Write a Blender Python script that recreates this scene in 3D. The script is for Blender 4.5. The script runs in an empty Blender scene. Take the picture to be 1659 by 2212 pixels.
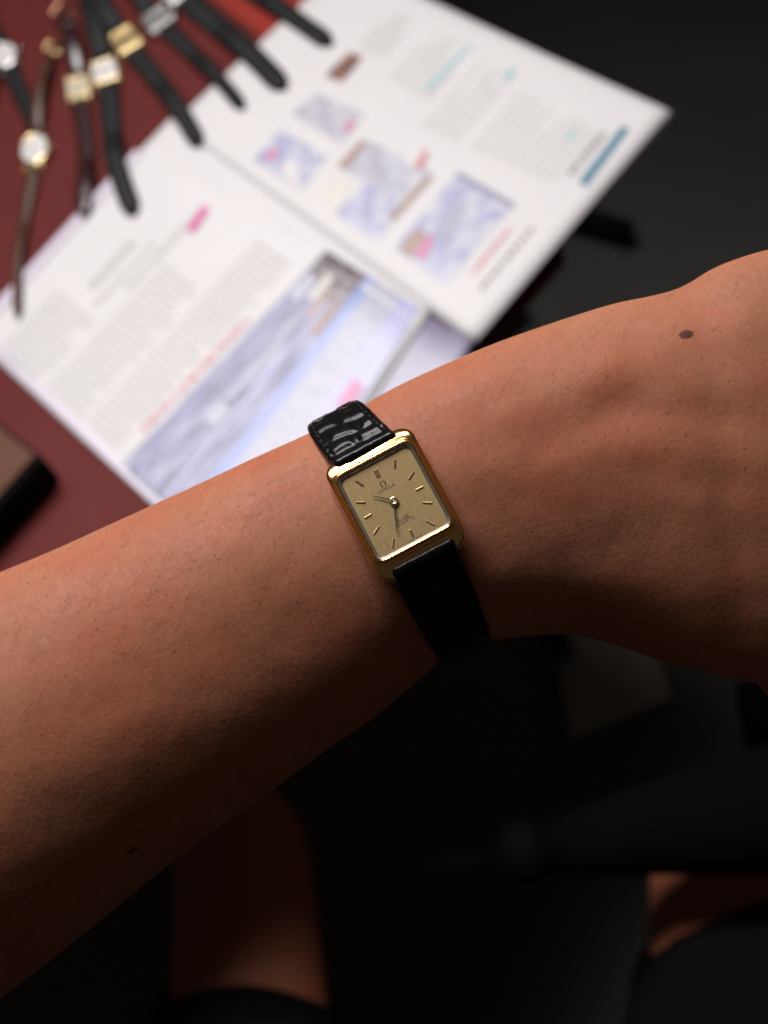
import bpy, bmesh, math, random
from mathutils import Vector, Matrix, noise

random.seed(7)
scene = bpy.context.scene
COL = scene.collection
R = math.radians

# ------------------------------------------------------------------ camera
F = 3165.0            # focal length in units of a 1659 wide picture
PX0, PY0 = 829.5, 1106.0
TILT, ROLL = R(28), R(24)
TABLE_Z = 0.75
CAM = Vector((0, 0, TABLE_Z + 0.82))
right0 = Vector((1, 0, 0))
up0 = Vector((0, math.cos(TILT), math.sin(TILT)))
back = Vector((0, -math.sin(TILT), math.cos(TILT)))
right = math.cos(ROLL) * right0 - math.sin(ROLL) * up0
up = math.sin(ROLL) * right0 + math.cos(ROLL) * up0
CM = Matrix((right, up, back)).transposed()          # camera -> world rotation
D0 = 0.330                                           # camera to watch

cd = bpy.data.cameras.new('camera')
cam = bpy.data.objects.new('camera', cd)
COL.objects.link(cam)
cam.matrix_world = Matrix.Translation(CAM) @ CM.to_4x4()
cd.sensor_fit = 'HORIZONTAL'
cd.sensor_width = 24.0
cd.lens = 24.0 * F / 1659.0
cd.clip_start = 0.01
cd.clip_end = 50
cd.dof.use_dof = True
cd.dof.focus_distance = D0 + 0.003
cd.dof.aperture_fstop = 10.8
scene.camera = cam

# ------------------------------------------------------------------ world and lamps
w = bpy.data.worlds.new('World')
scene.world = w
w.use_nodes = True
bg = w.node_tree.nodes['Background']
bg.inputs[0].default_value = (1.0, 0.84, 0.72, 1)
bg.inputs[1].default_value = 0.034

def cam_dir(v):
    return (CM @ Vector(v)).normalized()

ARM_C = CAM + CM @ Vector((0, 0, -D0))
Ldir = cam_dir((-0.42, 0.86, 0.25))
ld = bpy.data.lights.new('softbox_lamp', 'AREA')
ld.shape = 'RECTANGLE'
ld.size = 0.62
ld.size_y = 0.62
ld.energy = 9.7
ld.color = (1.0, 0.955, 0.935)
ld.spread = R(92)
lo = bpy.data.objects.new('softbox_lamp', ld)
COL.objects.link(lo)
lo.location = ARM_C + Ldir * 1.30
aim = ARM_C + CM @ Vector((-0.10, 0.12, -0.35))
lo.rotation_euler = (lo.location - aim).to_track_quat('Z', 'Y').to_euler()

scene.view_settings.view_transform = 'Standard'
scene.view_settings.look = 'None'
scene.view_settings.exposure = 0.0
scene.view_settings.gamma = 1.0
scene.render.engine = 'CYCLES'
scene.cycles.use_denoising = True
scene.cycles.max_bounces = 8
scene.cycles.sample_clamp_indirect = 4.0
scene.cycles.caustics_reflective = False
scene.cycles.caustics_refractive = False

# ------------------------------------------------------------------ placing helpers
def ray(px, py):
    return CM @ Vector(((px - PX0) / F, -(py - PY0) / F, -1.0))
def at(px, py, d):
    return CAM + ray(px, py) * d
def on_z(px, py, z):
    r = ray(px, py)
    return CAM + r * ((z - CAM.z) / r.z)

# ------------------------------------------------------------------ object helpers
def tag(o, label=None, cat=None, group=None, kind=None):
    if label: o['label'] = label
    if cat: o['category'] = cat
    if group: o['group'] = group
    if kind: o['kind'] = kind
    return o
def empty(name, loc, rot=None):
    o = bpy.data.objects.new(name, None)
    o.empty_display_size = 0.02
    COL.objects.link(o)
    m = Matrix.Translation(loc)
    if rot is not None: m = m @ rot.to_4x4()
    o.matrix_world = m
    o['_m'] = 0
    del o['_m']
    ROOTM[o.name] = m
    return o
ROOTM = {}
def root_matrix(o):
    while o.parent is not None: o = o.parent
    return ROOTM.get(o.name, Matrix.Identity(4))
def obj(name, verts, faces, mat, parent=None, local=False, smooth=True, uvs=None):
    """one mesh object; verts in world space unless local (then in the thing's own frame)"""
    vs = [Vector(v) for v in verts]
    if parent is not None and not local:
        inv = root_matrix(parent).inverted()
        vs = [inv @ v for v in vs]
    loc = Vector((0, 0, 0))
    if parent is None:
        loc = sum(vs, Vector()) / len(vs)
        vs = [v - loc for v in vs]
    me = bpy.data.meshes.new(name)
    me.from_pydata([tuple(v) for v in vs], [], faces)
    if uvs:
        l = me.uv_layers.new(name='UVMap')
        for p in me.polygons:
            for li in p.loop_indices:
                l.data[li].uv = uvs[me.loops[li].vertex_index]
    bm = bmesh.new(); bm.from_mesh(me)
    bmesh.ops.recalc_face_normals(bm, faces=bm.faces)
    bm.to_mesh(me); bm.free()
    if smooth:
        for p in me.polygons: p.use_smooth = True
    me.materials.append(M[mat] if isinstance(mat, str) else mat)
    o = bpy.data.objects.new(name, me)
    COL.objects.link(o)
    o.location = loc
    if parent is not None: o.parent = parent
    return o
def bevel(o, wdt, seg=3, ang=30):
    m = o.modifiers.new('bevel', 'BEVEL'); m.width = wdt; m.segments = seg
    m.limit_method = 'ANGLE'; m.angle_limit = R(ang); m.harden_normals = False
    return o
def box_geo(x0, x1, y0, y1, z0, z1):
    v = [(x, y, z) for z in (z0, z1) for (x, y) in ((x0, y0), (x1, y0), (x1, y1), (x0, y1))]
    f = [(0, 3, 2, 1), (4, 5, 6, 7), (0, 1, 5, 4), (1, 2, 6, 5), (2, 3, 7, 6), (3, 0, 4, 7)]
    return v, f
def merge(parts):
    V, Fc = [], []
    for v, f in parts:
        n = len(V); V += list(v); Fc += [tuple(i + n for i in q) for q in f]
    return V, Fc
def prism(poly, z0, z1):
    n = len(poly)
    v = [(x, y, z0) for x, y in poly] + [(x, y, z1) for x, y in poly]
    f = [tuple(range(n))[::-1], tuple(range(n, 2 * n))] + [(i, (i + 1) % n, n + (i + 1) % n, n + i) for i in range(n)]
    return v, f
def rrect(hx, hy, r, n=8):
    p = []
    for cx, cy, a0 in ((hx - r, hy - r, 0), (-hx + r, hy - r, 90), (-hx + r, -hy + r, 180), (hx - r, -hy + r, 270)):
        for i in range(n + 1):
            a = R(a0 + 90 * i / n)
            p.append((cx + r * math.cos(a), cy + r * math.sin(a)))
    return p
def loft(rings, cap0=False, cap1=False):
    n = len(rings[0]); V = [v for r in rings for v in r]; Fc = []
    for k in range(len(rings) - 1):
        for i in range(n):
            j = (i + 1) % n
            Fc.append((k * n + i, k * n + j, (k + 1) * n + j, (k + 1) * n + i))
    if cap0: Fc.append(tuple(range(n))[::-1])
    if cap1: Fc.append(tuple(range((len(rings) - 1) * n, len(rings) * n)))
    return V, Fc
def tube(path, radii, n=12, caps=True):
    rings = []
    for i, p in enumerate(path):
        p = Vector(p)
        a = Vector(path[max(i - 1, 0)]); b = Vector(path[min(i + 1, len(path) - 1)])
        t = (b - a).normalized()
        ref = Vector((0, 0, 1)) if abs(t.z) < 0.9 else Vector((1, 0, 0))
        u = t.cross(ref).normalized(); v = t.cross(u)
        r = radii[i] if isinstance(radii, (list, tuple)) else radii
        rings.append([p + u * (r * math.cos(2 * math.pi * k / n)) + v * (r * math.sin(2 * math.pi * k / n)) for k in range(n)])
    return loft(rings, caps, caps)
def grid_geo(fn, nu, nv):
    V = [fn(i / (nu - 1), j / (nv - 1)) for j in range(nv) for i in range(nu)]
    Fc = [(j * nu + i, j * nu + i + 1, (j + 1) * nu + i + 1, (j + 1) * nu + i) for j in range(nv - 1) for i in range(nu - 1)]
    UV = [(i / (nu - 1), j / (nv - 1)) for j in range(nv) for i in range(nu)]
    return V, Fc, UV
def smoothstep(a, b, x):
    t = min(1, max(0, (x - a) / (b - a))); return t * t * (3 - 2 * t)

# ------------------------------------------------------------------ materials
M = {}
def mat(name, color, rough=0.5, metal=0.0, spec=0.5, coat=0.0, coat_rough=0.1):
    m = bpy.data.materials.new(name); m.use_nodes = True
    b = m.node_tree.nodes['Principled BSDF']
    b.inputs['Base Color'].default_value = (*color, 1)
    b.inputs['Roughness'].default_value = rough
    b.inputs['Metallic'].default_value = metal
    b.inputs['Specular IOR Level'].default_value = spec
    b.inputs['Coat Weight'].default_value = coat
    b.inputs['Coat Roughness'].default_value = coat_rough
    M[name] = m
    return m
class NT:
    def __init__(s, m):
        s.t = m.node_tree; s.b = s.t.nodes.get('Principled BSDF')
        s.co = s.t.nodes.new('ShaderNodeTexCoord')
    def n(s, typ, **kw):
        x = s.t.nodes.new(typ)
        for k, v in kw.items(): setattr(x, k, v)
        return x
    def l(s, a, b): s.t.links.new(a, b)
    def mapping(s, src='Object', scale=(1, 1, 1), rot=(0, 0, 0)):
        mp = s.n('ShaderNodeMapping'); mp.inputs['Scale'].default_value = scale; mp.inputs['Rotation'].default_value = rot
        s.l(s.co.outputs[src], mp.inputs['Vector']); return mp.outputs[0]
    def noise(s, vec, scale, detail=3, rough=0.5, dist=0.0):
        x = s.n('ShaderNodeTexNoise'); x.inputs['Scale'].default_value = scale; x.inputs['Detail'].default_value = detail
        x.inputs['Roughness'].default_value = rough; x.inputs['Distortion'].default_value = dist
        s.l(vec, x.inputs['Vector']); return x.outputs['Fac']
    def voronoi(s, vec, scale, feature='F1', rnd=1.0, out='Distance'):
        x = s.n('ShaderNodeTexVoronoi', feature=feature); x.inputs['Scale'].default_value = scale
        x.inputs['Randomness'].default_value = rnd
        s.l(vec, x.inputs['Vector']); return x.outputs[out]
    def ramp(s, fac, stops):
        x = s.n('ShaderNodeValToRGB'); e = x.color_ramp.elements
        while len(e) < len(stops): e.new(0.5)
        for k, (p, c) in enumerate(stops):
            e[k].position = p; e[k].color = (*c, 1) if len(c) == 3 else c
        s.l(fac, x.inputs[0]); return x.outputs[0]
    def mix(s, fac, a, b, blend='MIX'):
        x = s.n('ShaderNodeMix', data_type='RGBA', blend_type=blend)
        for val, sock in ((fac, x.inputs[0]), (a, x.inputs[6]), (b, x.inputs[7])):
            if hasattr(val, 'links'): s.l(val, sock)
            elif isinstance(val, (int, float)): sock.default_value = val
            else: sock.default_value = (*val, 1)
        return x.outputs[2]
    def math(s, op, a, b=None):
        x = s.n('ShaderNodeMath', operation=op)
        for val, sock in ((a, x.inputs[0]), (b, x.inputs[1])):
            if val is None: continue
            if hasattr(val, 'links'): s.l(val, sock)
            else: sock.default_value = val
        return x.outputs[0]
    def bump(s, h, dist, strength=1.0, prev=None):
        x = s.n('ShaderNodeBump'); x.inputs['Distance'].default_value = dist; x.inputs['Strength'].default_value = strength
        s.l(h, x.inputs['Height'])
        if prev is not None: s.l(prev, x.inputs['Normal'])
        return x.outputs[0]

def skin_material(name, base, spots=True):
    m = mat(name, base, 0.6, spec=0.16)
    t = NT(m); V = t.co.outputs['Object']
    b = t.b
    dark = tuple(c * k for c, k in zip(base, (0.80, 0.68, 0.62)))
    red = tuple(c * k for c, k in zip(base, (1.02, 0.76, 0.70)))
    c = t.mix(t.ramp(t.noise(V, 45, 4, 0.6), [(0.35, (0, 0, 0)), (0.68, (1, 1, 1))]), base, red)
    c = t.mix(t.ramp(t.noise(V, 330, 3, 0.6), [(0.48, (0, 0, 0)), (0.78, (0.55, 0.55, 0.55))]), c, dark)
    c = t.mix(t.ramp(t.noise(V, 16, 3, 0.55, 0.8), [(0.42, (0, 0, 0)), (0.70, (0.6, 0.6, 0.6))]), c, tuple(q * k for q, k in zip(base, (0.88, 0.92, 0.86))))
    c = t.mix(t.ramp(t.noise(V, 120, 4, 0.65), [(0.50, (0, 0, 0)), (0.75, (0.5, 0.5, 0.5))]), c, tuple(q * k for q, k in zip(base, (1.12, 1.08, 1.02))))
    if spots:
        # hair follicles: small brownish dots, thinned out by a coarse mask
        d = t.voronoi(V, 400)
        f = t.ramp(d, [(0.06, (1, 1, 1)), (0.17, (0, 0, 0))])
        msk = t.ramp(t.noise(V, 95, 2, 0.5), [(0.38, (0, 0, 0)), (0.58, (0.8, 0.8, 0.8))])
        fm = t.mix(1.0, f, msk, 'MULTIPLY')
        c = t.mix(fm, c, tuple(q * k for q, k in zip(base, (0.45, 0.34, 0.30))))
    c = t.mix(t.ramp(t.noise(t.mapping('UV', (1500, 420, 1)), 1.0, 3, 0.6, 0.5), [(0.46, (0, 0, 0)), (0.74, (0.6, 0.6, 0.6))]), c, dark)
    t.l(c, b.inputs['Base Color'])
    # fine creases: small cells plus stretched lines across the arm
    e = t.voronoi(V, 1700, 'DISTANCE_TO_EDGE')
    e = t.ramp(e, [(0.0, (0, 0, 0)), (0.22, (1, 1, 1))])
    n1 = t.bump(e, 0.000022, 0.3)
    n2 = t.bump(t.noise(V, 800, 3, 0.6), 0.00015, 0.6, n1)
    st = t.mapping('UV', (900, 170, 1))
    n3 = t.bump(t.noise(st, 1.0, 3, 0.6, 0.9), 0.00020, 0.55, n2)
    t.l(n3, b.inputs['Normal'])
    rr = t.ramp(t.noise(V, 700, 2), [(0.3, (0.50, 0.50, 0.50)), (0.7, (0.66, 0.66, 0.66))])
    t.l(rr, b.inputs['Roughness'])
    b.inputs['Subsurface Weight'].default_value = 0.28
    b.inputs['Subsurface Radius'].default_value = (1.0, 0.36, 0.2)
    b.inputs['Subsurface Scale'].default_value = 0.0022
    return m
skin_material('skin', (0.375, 0.154, 0.090))
skin_material('leg_skin', (0.36, 0.135, 0.080), False)
m = mat('mole', (0.075, 0.034, 0.027), 0.7, spec=0.2)
t = NT(m); sx = t.n('ShaderNodeSeparateXYZ'); t.l(t.co.outputs['UV'], sx.inputs[0])
nz = t.math('ADD', sx.outputs[0], t.math('MULTIPLY', t.math('SUBTRACT', t.noise(t.co.outputs['Object'], 1400, 3), 0.5), 0.5))
t.l(t.ramp(nz, [(0.35, (0.085, 0.030, 0.020)), (0.72, (0.12, 0.042, 0.026)), (0.98, (0.37, 0.143, 0.080))]), t.b.inputs['Base Color'])
mat('hair', (0.035, 0.018, 0.012), 0.5)

# gold
def gold(name, col, rough, grain=False):
    m = mat(name, col, rough, 1.0)
    t = NT(m); V = t.co.outputs['Object']
    r = t.ramp(t.noise(V, 1800, 4, 0.6), [(0.3, (rough * 0.9,) * 3), (0.75, (rough * 1.25,) * 3)])
    t.l(r, t.b.inputs['Roughness'])
    sc = t.noise(t.mapping('Object', (900, 9000, 900), (0, 0, 0.5)), 1.0, 3, 0.6)
    t.l(t.bump(sc, 0.000006, 0.3), t.b.inputs['Normal'])
    return m
gold('gold', (0.98, 0.60, 0.22), 0.17)
gold('gold_pale', (0.88, 0.68, 0.36), 0.22)
gold('rose_gold', (0.78, 0.44, 0.30), 0.2)
gold('steel', (0.66, 0.65, 0.66), 0.18)
gold('marker_gold', (0.95, 0.74, 0.48), 0.26)
mat('rehaut', (0.36, 0.32, 0.30), 0.34, 0.75)
# brushed champagne dial
m = mat('dial', (0.60, 0.48, 0.29), 0.36, 0.72)
t = NT(m)
br = t.noise(t.mapping('Object', (11000, 320, 1)), 1.0, 4, 0.7)
t.l(t.mix(t.ramp(br, [(0.35, (0, 0, 0)), (0.65, (1, 1, 1))]), (0.415, 0.295, 0.138), (0.55, 0.405, 0.20)), t.b.inputs['Base Color'])
t.l(t.ramp(br, [(0.2, (0.38,) * 3), (0.8, (0.52,) * 3)]), t.b.inputs['Roughness'])
t.l(t.bump(br, 0.00002, 0.35), t.b.inputs['Normal'])
mat('dial_ink', (0.03, 0.02, 0.012), 0.6)
mat('hand_dark', (0.022, 0.017, 0.012), 0.45)
mat('scratch', (0.8, 0.72, 0.6), 0.3, 0.5)
# watch crystal: clear with a faint mirror
m = bpy.data.materials.new('crystal'); m.use_nodes = True; M['crystal'] = m
t = NT(m); t.t.nodes.remove(t.b)
tr = t.n('ShaderNodeBsdfTransparent'); tr.inputs[0].default_value = (0.97, 0.965, 0.96, 1)
gl = t.n('ShaderNodeBsdfGlossy'); gl.inputs['Roughness'].default_value = 0.04
fw = t.n('ShaderNodeLayerWeight'); fw.inputs[0].default_value = 0.5
fac = t.math('ADD', t.math('MULTIPLY', t.math('POWER', fw.outputs['Facing'], 5.0), 0.9), 0.04)
mx = t.n('ShaderNodeMixShader')
t.l(fac, mx.inputs[0]); t.l(tr.outputs[0], mx.inputs[1]); t.l(gl.outputs[0], mx.inputs[2])
t.l(mx.outputs[0], t.t.nodes['Material Output'].inputs[0])

def leather(name, col, rough, bsc=900, bd=0.00012, coat=0.0):
    m = mat(name, col, rough, coat=coat, coat_rough=0.25)
    t = NT(m); V = t.co.outputs['Object']
    n1 = t.bump(t.voronoi(V, bsc, 'DISTANCE_TO_EDGE'), bd, 0.5)
    n2 = t.bump(t.noise(V, bsc * 1.3, 4, 0.6), bd * 1.2, 0.6, n1)
    t.l(n2, t.b.inputs['Normal'])
    t.l(t.ramp(t.noise(V, bsc * 0.6, 3), [(0.3, (rough * 0.7,) * 3), (0.75, (rough * 1.35,) * 3)]), t.b.inputs['Roughness'])
    return m
leather('black_alligator', (0.0055, 0.005, 0.0055), 0.22, 1500, 0.00004, 0.0).node_tree.nodes['Principled BSDF'].inputs['Specular IOR Level'].default_value = 0.28
leather('black_leather', (0.007, 0.007, 0.008), 0.6, 700).node_tree.nodes['Principled BSDF'].inputs['Specular IOR Level'].default_value = 0.25
leather('brown_leather', (0.060, 0.016, 0.007), 0.45, 700)
leather('burgundy_leather', (0.030, 0.008, 0.010), 0.28, 500, coat=0.3)
M['black_alligator'].node_tree.nodes['Principled BSDF'].inputs['Specular IOR Level'].default_value = 0.13
mat('thread', (0.012, 0.012, 0.013), 0.7)
mat('white_dial', (0.72, 0.70, 0.69), 0.35)
mat('cream_dial', (0.62, 0.53, 0.38), 0.35)
mat('grey_dial', (0.20, 0.19, 0.19), 0.3)
mat('gold_dial', (0.66, 0.50, 0.26), 0.3, 0.7)

# table, floor, lap
m = mat('maroon_table', (0.120, 0.020, 0.018), 0.6, spec=0.12)
t = NT(m); V = t.co.outputs['Object']
t.l(t.mix(t.noise(V, 30, 4), (0.092, 0.0135, 0.0125), (0.124, 0.019, 0.017)), t.b.inputs['Base Color'])
t.l(t.bump(t.noise(V, 900, 3), 0.0002, 0.4), t.b.inputs['Normal'])
m = mat('dark_floor', (0.016, 0.0155, 0.0145), 0.7, spec=0.3)
t = NT(m); V = t.co.outputs['Object']
t.l(t.mix(t.noise(V, 5, 5, 0.6), (0.028, 0.0265, 0.024), (0.056, 0.053, 0.0485)), t.b.inputs['Base Color'])
t.l(t.bump(t.noise(V, 300, 3), 0.001, 0.4), t.b.inputs['Normal'])
def cloth(name, col, rough=0.9):
    m = mat(name, col, rough, spec=0.03)
    t = NT(m); V = t.co.outputs['Object']
    t.l(t.bump(t.noise(V, 900, 3, 0.7), 0.0004, 0.5), t.b.inputs['Normal'])
    t.l(t.mix(t.noise(V, 14, 4), tuple(c * 0.7 for c in col), tuple(c * 1.3 for c in col)), t.b.inputs['Base Color'])
cloth('black_cloth', (0.0045, 0.0042, 0.0042))
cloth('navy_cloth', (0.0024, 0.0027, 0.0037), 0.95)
mat('black_plastic', (0.003, 0.003, 0.003), 0.8, spec=0.08)
mat('grey_board', (0.20, 0.187, 0.175), 0.8, spec=0.2)
mat('case_paint', (0.035, 0.034, 0.036), 0.6, spec=0.3)
mat('dark_metal', (0.05, 0.05, 0.052), 0.45, 0.6)
m = mat('brown_wood', (0.16, 0.07, 0.045), 0.6, spec=0.12)
t = NT(m)
t.l(t.mix(t.noise(t.mapping('Object', (12, 160, 12)), 1.0, 4, 0.6), (0.085, 0.036, 0.023), (0.15, 0.066, 0.043)), t.b.inputs['Base Color'])
mat('red_paper', (0.26, 0.022, 0.012), 0.6, spec=0.2)

# paper and print
m = mat('paper', (0.80, 0.775, 0.765), 0.55, spec=0.2)
t = NT(m); V = t.co.outputs['Object']
t.l(t.mix(t.noise(V, 25, 3), (0.645, 0.635, 0.655), (0.685, 0.67, 0.68)), t.b.inputs['Base Color'])
mat('paper_lavender', (0.60, 0.55, 0.66), 0.42)
mat('ink_grey', (0.53, 0.52, 0.52), 0.5)
mat('ink_dark', (0.24, 0.22, 0.22), 0.5)
mat('ink_red', (0.56, 0.22, 0.26), 0.5)
mat('ink_pink', (0.60, 0.06, 0.29), 0.5)
mat('ink_teal', (0.012, 0.15, 0.24), 0.5)
mat('ink_cyan', (0.22, 0.48, 0.53), 0.5)
def print_mat(name, stops, scale=(6, 6, 1), detail=4, dist=0.6):
    m = mat(name, (0.5, 0.5, 0.6), 0.4)
    t = NT(m)
    n = t.noise(t.mapping('UV', scale), 1.0, detail, 0.6, dist)
    stops = [(p, tuple(q * 0.86 for q in c)) for p, c in stops]
    t.l(t.ramp(n, stops), t.b.inputs['Base Color'])
B0, B1, B2, B3 = (0.085, 0.078, 0.15), (0.175, 0.175, 0.32), (0.31, 0.32, 0.52), (0.54, 0.54, 0.66)
print_mat('print_city', [(0.30, B0), (0.44, B1), (0.56, B2), (0.72, B3)], (11, 6, 1), 5)
print_mat('print_street', [(0.30, (0.07, 0.058, 0.062)), (0.46, (0.13, 0.10, 0.105)), (0.62, (0.40, 0.36, 0.40)), (0.75, (0.66, 0.60, 0.60))], (4, 6, 1))
print_mat('print_blue', [(0.3, (0.21, 0.27, 0.60)), (0.7, (0.38, 0.45, 0.76))], (3, 9, 1))
print_mat('print_pale', [(0.34, (0.26, 0.27, 0.38)), (0.50, (0.46, 0.47, 0.60)), (0.68, (0.60, 0.60, 0.68))], (14, 60, 1), 3)
print_mat('print_lavender', [(0.3, (0.40, 0.40, 0.67)), (0.7, (0.54, 0.54, 0.77))], (3, 5, 1))
print_mat('print_violet', [(0.3, (0.27, 0.25, 0.37)), (0.7, (0.40, 0.38, 0.51))], (2, 3, 1))
print_mat('print_room', [(0.28, (0.22, 0.20, 0.38)), (0.42, (0.42, 0.43, 0.64)), (0.58, (0.60, 0.61, 0.72)), (0.75, (0.72, 0.71, 0.74))], (3, 3, 1), 3)
print_mat('print_mist', [(0.28, (0.36, 0.35, 0.46)), (0.5, (0.56, 0.56, 0.64)), (0.75, (0.70, 0.68, 0.71))], (2.5, 3, 1), 3)
print_mat('print_figure', [(0.28, (0.34, 0.27, 0.27)), (0.40, (0.46, 0.45, 0.55)), (0.60, (0.62, 0.63, 0.72)), (0.75, (0.74, 0.71, 0.71))], (2.6, 3.2, 1), 3)
print_mat('print_brown', [(0.35, (0.04, 0.025, 0.025)), (0.5, (0.30, 0.13, 0.09)), (0.7, (0.62, 0.42, 0.36))], (2, 2, 1), 2)
mat('print_cream', (0.62, 0.60, 0.57), 0.45)
mat('print_magenta', (0.56, 0.20, 0.36), 0.45)
mat('print_tan', (0.36, 0.25, 0.21), 0.45)

# ------------------------------------------------------------------ floor
v = [(-3, -3, 0), (3, -3, 0), (3, 3, 0), (-3, 3, 0)]
tag(obj('floor', v, [(0, 1, 2, 3)], 'dark_floor', smooth=False), kind='structure')

# ------------------------------------------------------------------ table
def P2(p): return Vector((p.x, p.y))
c0 = on_z(1222, 520, TABLE_Z)
e1 = (on_z(0, 1900, TABLE_Z) - c0).normalized()
e2 = (on_z(905, -20, TABLE_Z) - c0).normalized()
e2 = (e2 - e1 * e2.dot(e1) * 0.75).normalized()
quad = [c0, c0 + e2 * 0.62, c0 + e2 * 0.62 + e1 * 1.05, c0 + e1 * 1.05]
ctr = sum(quad, Vector()) / 4
tb = empty('table', Vector((ctr.x, ctr.y, 0)))
tag(tb, 'dark maroon table under the magazine and the row of watches', 'table')
V, Fc = prism([(p.x, p.y) for p in quad], TABLE_Z - 0.028, TABLE_Z)
bevel(obj('table_top', V, Fc, 'maroon_table', tb, smooth=False), 0.006, 3)
for p in quad:
    q = p + (ctr - p) * 0.12
    V, Fc = tube([(q.x, q.y, 0.0), (q.x, q.y, TABLE_Z - 0.028)], [0.014, 0.02], 14)
    obj('leg', V, Fc, 'dark_metal', tb)

# ------------------------------------------------------------------ magazine
SP0, SP1 = on_z(335, 283, TABLE_Z), on_z(1028, 735, TABLE_Z)
spd = (SP1 - SP0).normalized()
spn = Vector((-spd.y, spd.x, 0))                        # towards one page
if (on_z(1447, 240, TABLE_Z) - SP0).dot(spn) < 0: spn = -spn   # + = right page
def page_h(p, lift=0.0):
    d = (p - SP0).dot(spn)
    if d >= 0:
        return TABLE_Z + 0.0042 + 0.0015 * math.exp(-((d - 0.03) / 0.035) ** 2) * min(1, d / 0.02) + 0.004 * smoothstep(0.12, 0.24, d) + lift
    d = -d
    return TABLE_Z + 0.0030 + 0.0052 * math.exp(-((d - 0.028) / 0.05) ** 2) * min(1.0, 0.25 + d / 0.018) + lift
def on_page(px, py, lift=0.0):
    z = TABLE_Z + 0.006
    for _ in range(4):
        p = on_z(px, py, z); z = page_h(p, lift)
    return on_z(px, py, z)
def bil(c, s, u):
    (a, b, cc, d) = c
    return (a[0] * (1 - s) * (1 - u) + b[0] * s * (1 - u) + cc[0] * s * u + d[0] * (1 - s) * u,
            a[1] * (1 - s) * (1 - u) + b[1] * s * (1 - u) + cc[1] * s * u + d[1] * (1 - s) * u)
def page_quad(name, c, mt, parent, lift, n=12, thick=0.0):
    V, Fc, UV = grid_geo(lambda s, u: on_page(*bil(c, s, u), lift), n, n)
    o = obj(name, V, Fc, mt, parent, uvs=UV)
    if thick:
        so = o.modifiers.new('thickness', 'SOLIDIFY'); so.thickness = thick; so.offset = -1 if o.data.polygons[0].normal.z > 0 else 1
    return o
mg = empty('magazine', Vector((SP0.x, SP0.y, TABLE_Z)))
tag(mg, 'open white magazine with blue photographs lying on the maroon table', 'magazine')
LQ = [(368, 256), (936, 662), (530, 1275), (-72, 718)]        # spine top, spine bottom, outer bottom, outer top
RQ = [(372, 268), (1028, 737), (1449, 240), (745, -80)]
page_quad('under_page', [(880, 655), (1022, 736), (650, 1350), (480, 1255)], 'print_violet', mg, -0.0022, 20, 0.0004)
lp = page_quad('left_page', LQ, 'paper', mg, -0.0006, 30, 0.0005)
rp = page_quad('right_page', RQ, 'paper', mg, 0.0, 26, 0.0006)
page_quad('back_cover', [(376, 272), (1020, 739), (1452, 247), (752, -86)], 'paper_lavender', mg, -0.0022, 8, 0.0008)
PR = 0.00035
# left page: lavender border, photograph in bands, text
page_quad('printed_border', [(292, 323), (310, 330), (-46, 722), (-66, 716)], 'paper_lavender', lp, PR, 8)
page_quad('printed_border', [(-60, 720), (-30, 722), (540, 1258), (528, 1272)], 'paper_lavender', lp, PR, 12)
PH = [(704, 540), (908, 664), (540, 1255), (262, 1005)]
def band(u0, u1, mt, v0=0.0, v1=1.0, lift=PR, name='printed_photo'):
    c = [bil(PH, u0, v0), bil(PH, u1, v0), bil(PH, u1, v1), bil(PH, u0, v1)]
    return page_quad(name, c, mt, lp, lift, 14)
band(0.0, 0.44, 'print_city'); band(0.44, 0.53, 'print_blue'); band(0.53, 0.80, 'print_pale'); band(0.80, 1.0, 'print_lavender')
band(0.02, 0.42, 'print_street', 0.0, 0.13, PR * 2)
band(0.03, 0.13, 'print_pale', 0.10, 0.20, PR * 3); band(0.16, 0.22, 'print_cream', 0.07, 0.17, PR * 3)
band(0.24, 0.30, 'print_tan', 0.12, 0.22, PR * 3); band(0.36, 0.42, 'print_tan', 0.13, 0.26, PR * 3)
band(0.17, 0.28, 'print_pale', 0.62, 0.70, PR * 3); band(0.20, 0.24, 'print_pale', 0.25, 0.60, PR * 3)
band(0.30, 0.33, 'print_lavender', 0.15, 0.98, PR * 3); band(0.02, 0.10, 'print_city', 0.22, 0.60, PR * 2)
band(0.85, 0.955, 'print_magenta', 0.30, 0.40, PR * 3)
def strokes(name, c, rows, mt, parent, along_s=True, fill=0.5, seed=1, jag=0.25, words=5):
    """rows of short printed strokes inside a page quad (c in picture coordinates)"""
    rnd = random.Random(seed); V, Fc = [], []
    for r in range(rows):
        a0 = (r + 0.5 - fill / 2) / rows; a1 = (r + 0.5 + fill / 2) / rows
        end = 1.0 - (rnd.random() * jag if rnd.random() < 0.4 else 0)
        p = rnd.random() * 0.04
        while p < end:
            q = min(end, p + (0.5 + rnd.random()) / words)
            cs = [(p, a0), (q, a0), (q, a1), (p, a1)] if along_s else [(a0, p), (a1, p), (a1, q), (a0, q)]
            n = len(V)
            V += [on_page(*bil(c, *k), PR) for k in cs]; Fc.append((n, n + 1, n + 2, n + 3))
            p = q + 0.02 + 0.02 * rnd.random()
    o = obj(name, V, Fc, mt, parent, smooth=False)
    o['kind'] = 'stuff'
    return o
TX = [(320, 300), (690, 545), (258, 1000), (-66, 716)]
def sub(c, s0, s1, u0, u1): return [bil(c, s0, u0), bil(c, s1, u0), bil(c, s1, u1), bil(c, s0, u1)]
strokes('text_column', sub(TX, 0.16, 0.42, 0.66, 0.99), 11, 'ink_grey', lp, True, 0.40, 2)
strokes('text_column', sub(TX, 0.46, 0.70, 0.34, 0.97), 21, 'ink_grey', lp, True, 0.40, 3)
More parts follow.
